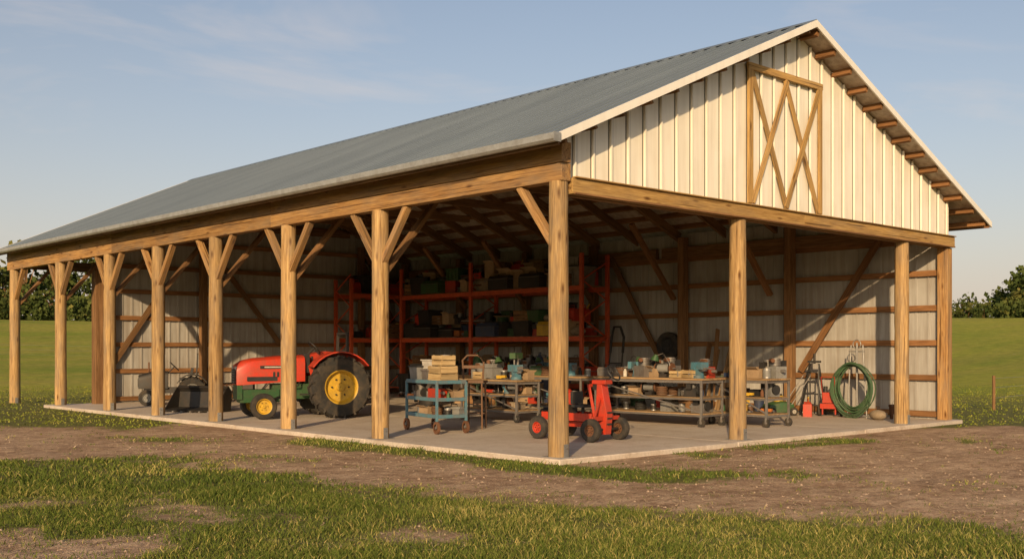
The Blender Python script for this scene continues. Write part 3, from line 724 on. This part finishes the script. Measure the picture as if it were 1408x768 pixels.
t.cyl((0,-.0,0),(0,0,1.75),.025,'galv'); t.cyl((0,-.25,0),(0,-.15,1.7),.018,'galv'); t.cyl((0,.25,0),(0,.15,1.7),.018,'galv'); t.bar((0,-.2,1.55),(0,.2,1.55),.03,.03,'galv')
t.ring((0,0,1.72),(1,0,0),.1,.012,'galv'); t.bar((0,-.3,.05),(0,.3,.05),.05,.04,'galv'); t.bar((-.2,0,.03),(.15,0,.03),.05,.04,'galv')
for k in range(13):
    R=.34+.17*random.random(); R2=R*random.uniform(1.15,1.4); x=-.05-.02*k
    t.tube([(x+.03*math.sin(3*a),R*math.sin(a),.72-(R2-.5)*.5+R2*math.cos(a)) for a in [2*math.pi*i/28 for i in range(28)]],.018,'hose',6,closed=True)
t.obj('hose_on_stand',(11.7,1.75,0))
t=B()
for x in (-.28,.28):
    for y in (-.22,.22): t.wheel((x,y*1.2,.1),(0,1,0),.1,.05,'white',rimr=.5,n=16)
loft(t,[(-.32,hs(.2,.08,.3)),(0,hs(.24,.08,.36)),(.32,hs(.2,.08,.28))],'green'); t.cyl((0,0,.32),(0,0,.48),.12,'yellow',16); t.cyl((0,0,.48),(0,0,.52),.09,'black',16)
t.tube([(-.25,-.18,.25),(-.75,-.18,.95),(-.8,-.1,1.0),(-.8,.1,1.0),(-.75,.18,.95),(-.25,.18,.25)],.012,'steel'); t.obj('push_mower',(11.1,3.5,0),rad(150))
t=B(); t.box((0,0,.25),(.3,.4,.12),'red'); t.box((0,0,.45),(.26,.3,.25),'red'); t.cyl((0,-.1,.5),(0,-.1,.72),.05,'black')
for y in (-.25,.25): t.wheel((-.1,y,.15),(0,1,0),.15,.06,'black')
t.bar((.1,-.15,.05),(.1,-.15,.3),.03,.03,'red'); t.bar((.1,.15,.05),(.1,.15,.3),.03,.03,'red'); t.tube([(.12,-.15,.4),(.25,-.15,.95),(.25,.15,.95),(.12,.15,.4)],.015,'red'); t.obj('pressure_washer',(11.6,2.4,0),rad(200))
place(bucket('rust'),11.9,.9,0); place(gascan('red'),11.2,2.75,0,.5); place(bag(),11.3,1.0,0,1); place(bucket('dblue'),11.9,4.6,0); place(gascan('yellow'),11.8,5.0,0,1)
fill(11.6,12.1,6.6,9.3,0,True,.6,scale=1.4)

# ------------------------------------------------------------------ TERRAIN
rs=np.random.RandomState(3)
LAT=rs.rand(256,256)
def vnoise(x,y,s):
    x=np.asarray(x)/s; y=np.asarray(y)/s; xi=np.floor(x).astype(int); yi=np.floor(y).astype(int); fx=x-xi; fy=y-yi
    fx=fx*fx*(3-2*fx); fy=fy*fy*(3-2*fy); g=lambda a,b_: LAT[a%256,b_%256]
    return (g(xi,yi)*(1-fx)+g(xi+1,yi)*fx)*(1-fy)+(g(xi,yi+1)*(1-fx)+g(xi+1,yi+1)*fx)*fy
def fbm(x,y,s): return .5*vnoise(x,y,s)+.28*vnoise(x+7,y+3,s/2.1)+.22*vnoise(x+1,y+9,s/4.3)
def sstep(a,b_,x): t_=np.clip((x-a)/(b_-a),0,1); return t_*t_*(3-2*t_)
def camn(x,y):
    a=x-CAM[0]; b_=y-CAM[1]; return VX[0]*a+VX[1]*b_, VD[0]*a+VD[1]*b_
def height(x,y):
    x=np.asarray(x,dtype=float); y=np.asarray(y,dtype=float)
    rx=x-6; ry=y-12; r_=np.hypot(rx,ry)+1e-6; xc=(VX[0]*rx+VX[1]*ry)/r_
    A=4.9-.5*xc+ 1.2*(fbm(x,y,60)-.5)
    h=GZ-.02+A*sstep(24,118,r_)-3.0*sstep(125,300,r_)
    h+= 1.5*(vnoise(x+40,y,38)-.5)*sstep(35,80,r_)
    off=sstep(.5,3,np.maximum(np.maximum(-.3-x,x-12.8),np.maximum(-.3-y,y-20.8)))
    h+= (fbm(x,y,3)-.5)*.10*off + (fbm(x,y,.75)-.5)*.045*(.25+.75*off)
    return h
fx_=[-60,-9.5,-7.5,-5.4,-2.8,-.8,1.07,2.7,4.5,6,60]; fd_=[17,16.4,16.0,15.8,14.4,12.6,11.4,10.7,9.8,9.2,8.5]
sx=[-3.6,-1.2,.65,1.87,3.0]; sd=[19.4,16.9,14.8,13.9,14.5]
def grassy(x,y):
    xc,d=camn(x,y)
    big=fbm(x+11,y+4,3.2)
    g=sstep(-.9,1.3,np.interp(xc,fx_,fd_)+(big-.5)*3.0-d)
    g=g*(.5+.5*sstep(.25,.43,fbm(x+31,y+17,2.3)))
    st=np.exp(-((d-np.interp(xc,sx,sd))/.85)**2)*sstep(-4.8,-3.2,xc)*(1-sstep(2.6,3.8,xc))
    st2=np.exp(-((d-(18.2+(xc-4.2)*.62))/.45)**2)*sstep(3.4,4.4,xc)*(1-sstep(6.0,7.2,xc))*.8
    st3=np.exp(-((d-(20.2+(-xc-7)*.5))/.6)**2)*sstep(3.5,5.5,-xc)*.5
    g=np.maximum(g,np.maximum(np.maximum(st*.95,st2),st3))
    g=np.maximum(g,sstep(21.5,24,d+(big-.5)*2)*sstep(6.5,8.5,np.abs(xc)))
    g=np.maximum(g,sstep(10.5,15,xc)*.9); g=np.maximum(g,sstep(12,15,-xc)*.9)
    g=np.maximum(g,sstep(31,34,d))
    g=np.maximum(g,.47*sstep(.53,.68,fbm(x+60,y,1.3)))
    n_=fbm(x,y,1.1)
    return np.clip(g+(n_-.5)*1.3*(.3+.7*np.minimum(1,g*1.5)),0,1)
def coords(lo,hi,st):
    c=list(np.arange(lo,hi,st)); s_=st; v=hi
    while v<3000: c.append(v); s_*=1.13; v+=s_
    s_=st; v=lo; L=[]
    while v>-3000: s_*=1.13; v-=s_; L.append(v)
    return np.array(L[::-1]+c)
gx=coords(-13,20,.16); gy=coords(-13,24,.16)
X,Y=np.meshgrid(gx,gy,indexing='ij'); Z=height(X,Y)
nx,ny=len(gx),len(gy)
gg=grassy(X,Y)
idx=np.arange(nx*ny).reshape(nx,ny)
faces=np.stack([idx[:-1,:-1],idx[1:,:-1],idx[1:,1:],idx[:-1,1:]],-1).reshape(-1,4)
def fastmesh(name,verts,faces,mat,smooth=True):
    me=bpy.data.meshes.new(name); k=faces.shape[1]
    me.vertices.add(len(verts)); me.vertices.foreach_set('co',verts.astype(np.float32).ravel())
    me.loops.add(faces.size); me.loops.foreach_set('vertex_index',faces.astype(np.int32).ravel())
    me.polygons.add(len(faces)); me.polygons.foreach_set('loop_start',np.arange(0,faces.size,k,dtype=np.int32))
    me.polygons.foreach_set('loop_total',np.full(len(faces),k,dtype=np.int32))
    me.polygons.foreach_set('use_smooth',np.full(len(faces),smooth,dtype=bool))
    me.update(calc_edges=True); me.validate()
    me.materials.append(mat); o=bpy.data.objects.new(name,me); sc.collection.objects.link(o); return o,me
def groundmat():
    m,nt,nd,lk,bs=newmat('ground_dirt_and_grass')
    tc=nt.nodes.new('ShaderNodeNewGeometry').outputs['Position']
    g=attr(nt,'grass').outputs['Fac']; far=attr(nt,'far').outputs['Fac']
    a=noise(nt,tc,.6,4,.6); b_=noise(nt,tc,5,6,.74); c_=noise(nt,tc,38,3,.75); e_=noise(nt,tc,1.7,5,.7)
    tr=noise(nt,mapping(nt,tc,(.45,3.2,1),rad(42.6)),1.4,4,.6,.6)
    d=mixc(nt,ramp(nt,a,.35,.65),(.42,.28,.185),(.64,.47,.33))
    d=mixc(nt,ramp(nt,e_,.46,.66,(0,0,0),(.7,.7,.7)),d,(.36,.24,.16))
    d=mixc(nt,ramp(nt,tr,.48,.64,(0,0,0),(.6,.6,.6)),d,(.30,.20,.13))
    d=mixc(nt,ramp(nt,b_,.50,.68,(0,0,0),(.7,.7,.7)),d,(.70,.54,.38))
    d=mixc(nt,1,d,ramp(nt,c_,.3,.7,(.50,.48,.45),(1.25,1.22,1.18)),'MULTIPLY')
    d=mixc(nt,1,d,ramp(nt,b_,.30,.5,(.55,.52,.47),(1,1,1)),'MULTIPLY')
    gr=mixc(nt,ramp(nt,b_,.35,.65),(.075,.085,.026),(.20,.19,.06))
    fn=noise(nt,tc,.035,4,.6); fs=noise(nt,mapping(nt,tc,(.02,.22,.02)),1,3)
    fg=mixc(nt,ramp(nt,fn,.35,.65),(.19,.24,.03),(.36,.34,.055))
    fg=mixc(nt,ramp(nt,fs,.45,.6,(0,0,0),(.5,.5,.5)),fg,(.35,.29,.07))
    fg=mixc(nt,1,fg,ramp(nt,e_,.3,.7,(.62,.66,.6),(1.15,1.12,1.1)),'MULTIPLY')
    gr=mixc(nt,far,gr,fg)
    f=ramp(nt,math_(nt,'ADD',g,math_(nt,'MULTIPLY_ADD',b_,1.2,-.6)),.34,.62)
    c=mixc(nt,f,d,gr)
    lk.new(c,bs.inputs['Base Color']); bs.inputs['Roughness'].default_value=.95; bs.inputs['Specular IOR Level'].default_value=.1
    n1=bump(nt,b_,1.0,.08,bs); bump(nt,c_,.9,.015,bs,n1)
    return m
o,me=fastmesh('ground',np.stack([X,Y,Z],-1).reshape(-1,3),faces,groundmat())
at=me.attributes.new('grass','FLOAT','POINT'); at.data.foreach_set('value',gg.ravel().astype(np.float32))
farv=sstep(18,34,np.hypot(X,Y-4))
at=me.attributes.new('far','FLOAT','POINT'); at.data.foreach_set('value',farv.ravel().astype(np.float32))
def grassmat(name,c0,c1,c2):
    m=bpy.data.materials.new(name); m.use_nodes=True; nt=m.node_tree; nt.nodes.clear()
    r=attr(nt,'rv').outputs['Fac']
    rr=nt.nodes.new('ShaderNodeValToRGB'); e=rr.color_ramp.elements; e[0].color=(*c0,1); e[1].color=(*c2,1); e[1].position=1; q=e.new(.55); q.color=(*c1,1)
    nt.links.new(r,rr.inputs[0]); d=nt.nodes.new('ShaderNodeBsdfDiffuse'); nt.links.new(rr.outputs[0],d.inputs[0])
    o=nt.nodes.new('ShaderNodeOutputMaterial'); nt.links.new(d.outputs[0],o.inputs[0]); return m
GM=grassmat('grass_blades',(.05,.08,.018),(.125,.155,.032),(.40,.33,.12))
GM2=grassmat('field_grass_blades',(.13,.17,.025),(.22,.24,.04),(.36,.32,.08))
def blades(name,n,dmin,dmax,hmin,hmax,wd,bpt,pw=1.0,spread=.05,mat=None):
    d=dmin+(dmax-dmin)*rs.rand(n)**pw; xc=(rs.rand(n)*2-1)*(d*.56+1.5)
    x=CAM[0]+VX[0]*xc+VD[0]*d; y=CAM[1]+VX[1]*xc+VD[1]*d
    g=grassy(x,y); inside=(x>-.3)&(x<12.8)&(y>-.32)&(y<20.8)
    keep=(rs.rand(n)<np.where(g>.42,np.clip(g*1.1,0,1),.015+g*.35))&(~inside)
    x=x[keep];y=y[keep];g=g[keep]
    cl=fbm(x,y,.55)
    x=np.repeat(x,bpt);y=np.repeat(y,bpt);g=np.repeat(g,bpt);cl=np.repeat(cl,bpt); k=len(x)
    x=x+rs.randn(k)*spread;y=y+rs.randn(k)*spread; z=height(x,y)-.005
    h=(hmin+(hmax-hmin)*rs.rand(k)**1.6)*(.45+.55*g)*(.3+1.5*cl); th=rs.rand(k)*6.283; le=h*(.3+.9*rs.rand(k)); th2=rs.rand(k)*6.283
    wx=np.cos(th)*wd/2*(.6+.8*rs.rand(k)); wy=np.sin(th)*wd/2
    lx=np.cos(th2)*le; ly=np.sin(th2)*le
    V=np.empty((k,5,3))
    V[:,0]=np.stack([x-wx,y-wy,z],-1); V[:,1]=np.stack([x+wx,y+wy,z],-1)
    V[:,2]=np.stack([x+wx*.8+lx*.35,y+wy*.8+ly*.35,z+h*.6],-1); V[:,3]=np.stack([x-wx*.8+lx*.35,y-wy*.8+ly*.35,z+h*.6],-1)
    V[:,4]=np.stack([x+lx,y+ly,z+h],-1)
    base=np.arange(k)*5
    F=np.concatenate([np.stack([base,base+1,base+2],-1),np.stack([base,base+2,base+3],-1),np.stack([base+3,base+2,base+4],-1)])
    o,me=fastmesh(name,V.reshape(-1,3),F,mat or GM,False)
    rv=np.clip(.02+.9*fbm(x+50,y,1.5)*rs.rand(k)*1.3+.25*(fbm(x+5,y,5)-.3)+(rs.rand(k)<.12)*.5,0,1)
    a=me.attributes.new('rv','FLOAT','POINT'); a.data.foreach_set('value',np.repeat(rv,5).astype(np.float32)); return o
gp=empty('grass')
blades('near_blades',38000,6.2,13,.02,.085,.008,6,1.0,.055).parent=gp
blades('mid_blades',24000,12,21,.02,.085,.014,5,.9,.06).parent=gp
blades('far_blades',12000,20,48,.02,.06,.03,3,1.0,.12,GM2).parent=gp
n=12000; d=6.5+16*rs.rand(n); xc=(rs.rand(n)*2-1)*(d*.56+1); x=CAM[0]+VX[0]*xc+VD[0]*d; y=CAM[1]+VX[1]*xc+VD[1]*d
k_=(~((x>-.4)&(y>-.42)))&(grassy(x,y)<.8); x=x[k_];y=y[k_]; k=len(x); z=height(x,y)
L=.02+.07*rs.rand(k); th=rs.rand(k)*6.283; w_=.0035
dx=np.cos(th)*L;dy=np.sin(th)*L;px_=-np.sin(th)*w_;py_=np.cos(th)*w_
V=np.stack([np.stack([x-dx-px_,y-dy-py_,z+.006],-1),np.stack([x+dx-px_,y+dy-py_,z+.018],-1),np.stack([x+dx+px_,y+dy+py_,z+.018],-1),np.stack([x-dx+px_,y-dy+py_,z+.006],-1)],1)
mS,nt,nd,lk,bs=newmat('straw'); bs.inputs['Base Color'].default_value=(.52,.38,.22,1); bs.inputs['Roughness'].default_value=.9
fastmesh('straw_litter',V.reshape(-1,3),np.arange(4*k).reshape(-1,4),mS,False)
n=6000; d=6.5+14*rs.rand(n); xc=(rs.rand(n)*2-1)*(d*.56+1); x=CAM[0]+VX[0]*xc+VD[0]*d; y=CAM[1]+VX[1]*xc+VD[1]*d
k_=(~((x>-.4)&(y>-.42)))&(grassy(x,y)<.5); x=x[k_];y=y[k_]; k=len(x); z=height(x,y); r_=.006+.022*rs.rand(k)**4
octv=np.array([(1,0,0),(0,1,0),(-1,0,0),(0,-1,0),(0,0,.6),(0,0,-.7)]); V=np.stack([x,y,z+r_*.1],-1)[:,None,:]+octv[None]*r_[:,None,None]*(.7+.6*rs.rand(k,6,1))
of=np.array([(0,1,4),(1,2,4),(2,3,4),(3,0,4),(1,0,5),(2,1,5),(3,2,5),(0,3,5)]); F=(np.arange(k)[:,None,None]*6+of[None]).reshape(-1,3)
mP,nt,nd,lk,bs=newmat('pebble_stone'); bs.inputs['Base Color'].default_value=(.38,.28,.20,1); bs.inputs['Roughness'].default_value=.9
fastmesh('gravel',V.reshape(-1,3),F,mP,False)

# ------------------------------------------------------------------ trees
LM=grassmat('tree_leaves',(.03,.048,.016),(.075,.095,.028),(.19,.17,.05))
TB=B(); TV=[];TR=[]
def tree(xc,d,h,cr,m=75,trunk=True):
    x,y=W(xc,d); z=float(height(x,y))
    if trunk: TB.lathe((x,y,z-.3),(0,0,1),[(0,h*.03),(h*.3,h*.022),(h*.7,h*.008)],'frame',8)
    nb=random.randint(11,15) if trunk else 5
    for i in range(nb):
        a=random.uniform(0,6.283); rr=cr*random.uniform(.1,.8); zc=z+h*(.08+.80*(i+random.random())/nb); f=1-abs((zc-z)/h-.40)*.9
        bx=x+rr*f*math.cos(a); by=y+rr*f*math.sin(a); br=cr*random.uniform(.32,.55)
        if trunk: TB.bar((x,y,z+h*.3),(bx,by,zc),h*.008,h*.008,'frame')
        dv=rs.randn(m,3); dv/=np.linalg.norm(dv,axis=1)[:,None]; pr=br*(.4+.7*rs.rand(m))
        c=np.array([bx,by,zc])+dv*pr[:,None]*np.array([1,1,.75]); s_=br*.21*(.5+.9*rs.rand(m))
        u1=rs.randn(m,3);u1/=np.linalg.norm(u1,axis=1)[:,None];u2=np.cross(u1,rs.randn(m,3));u2/=np.linalg.norm(u2,axis=1)[:,None]
        TV.append(np.stack([c-u1*s_[:,None],c-u2*s_[:,None]*.8,c+u1*s_[:,None],c+u2*s_[:,None]*.7],1))
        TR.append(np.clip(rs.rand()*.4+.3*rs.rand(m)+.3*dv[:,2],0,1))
for k in range(62):
    xc=-116+k*1.8+random.uniform(-1,1); tree(xc,146+random.uniform(-6,22),random.uniform(8.5,12.5),random.uniform(3.2,4.8),60)
for k in range(70): tree(-116+k*1.6,138+random.uniform(-3,3),random.uniform(2.5,4.2),3.0,60,False)
for k in range(38): tree(66+k*2.6,225+random.uniform(-15,15),random.uniform(8.5,12),random.uniform(4,5.5),42)
for k in range(12): tree(59+k*2.2,126+random.uniform(-4,8),random.uniform(4.6,7.2),random.uniform(2.6,3.6),110)
for k in range(26): tree(55+k*1.6,122+random.uniform(-2,3),random.uniform(1.5,2.6),2.0,50,False)
tl=empty('tree_line'); TB.obj('trunks',parent=tl,recalc=False)
TV=np.concatenate(TV); TR=np.concatenate(TR)
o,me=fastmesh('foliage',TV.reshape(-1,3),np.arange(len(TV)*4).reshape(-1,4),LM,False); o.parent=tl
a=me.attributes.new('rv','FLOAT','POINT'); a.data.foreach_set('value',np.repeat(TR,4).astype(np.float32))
def fence(pts,h):
    t=B(); tops=[]
    for (xc,d) in pts:
        x,y=W(xc,d); z=float(height(x,y)); t.cyl((x,y,z-.2),(x,y,z+h),.045,'frame',8); tops.append((x,y,z))
    for f in (.35,.65,.92): t.tube([(x,y,z+h*f) for x,y,z in tops],.004,'galv',4)
    t.obj('wire_fence',recalc=False)
fence([(13.3,29.5),(17,33.5),(21,38),(26,43),(31,48),(37,54),(44,61),(52,68),(60,76)],.95)
fence([(-60+5*k,64+1.2*k) for k in range(14)],1.1)

# ------------------------------------------------------------------ world & sun
w=bpy.data.worlds.new('World'); sc.world=w; w.use_nodes=True; nt=w.node_tree; nt.nodes.clear()
EL_=18.0; az=math.atan2(-.80,-.60)
sky=nt.nodes.new('ShaderNodeTexSky'); sky.sky_type='NISHITA'; sky.sun_disc=False; sky.sun_elevation=rad(EL_); sky.sun_rotation=az%(2*math.pi)
sky.air_density=1.0; sky.dust_density=2.0; sky.ozone_density=1.0; sky.altitude=100
tc=nt.nodes.new('ShaderNodeTexCoord').outputs['Generated']
sp=nt.nodes.new('ShaderNodeSeparateXYZ'); nt.links.new(tc,sp.inputs[0])
zz=math_(nt,'MAXIMUM',sp.outputs[2],0.0)
hz=math_(nt,'POWER',math_(nt,'SUBTRACT',1.0,zz),7.0)
hf=math_(nt,'MULTIPLY_ADD',hz,.80,.10)
col=mixc(nt,hf,sky.outputs[0],(6.1,4.9,4.2))
cn=noise(nt,mapping(nt,tc,(1.2,1.2,5)),2.3,5,.62,.5)
cf=ramp(nt,cn,.54,.82,(0,0,0),(.42,.42,.42))
col=mixc(nt,cf,col,(6.6,5.6,5.0))
bg=nt.nodes.new('ShaderNodeBackground'); bg.inputs[1].default_value=.12; nt.links.new(col,bg.inputs[0])
out=nt.nodes.new('ShaderNodeOutputWorld'); nt.links.new(bg.outputs[0],out.inputs[0])
sun=bpy.data.lights.new('sun','SUN'); sun.energy=5.0; sun.angle=rad(.7); sun.color=(1,.70,.38)
so=bpy.data.objects.new('sun',sun); sc.collection.objects.link(so)
e=rad(EL_); sdv=Vector((math.sin(az)*math.cos(e),math.cos(az)*math.cos(e),math.sin(e)))
so.rotation_euler=sdv.to_track_quat('Z','Y').to_euler(); so.location=sdv*60
cd=bpy.data.cameras.new('camera'); co=bpy.data.objects.new('camera',cd); sc.collection.objects.link(co)
co.location=(CAM[0],CAM[1],1.6); co.rotation_euler=(rad(90),0,-math.atan2(VD[0],VD[1]))
cd.sensor_width=36; cd.lens=1470/1408*36; cd.shift_y=96/1408; cd.clip_end=6000; cd.clip_start=.1
sc.camera=co
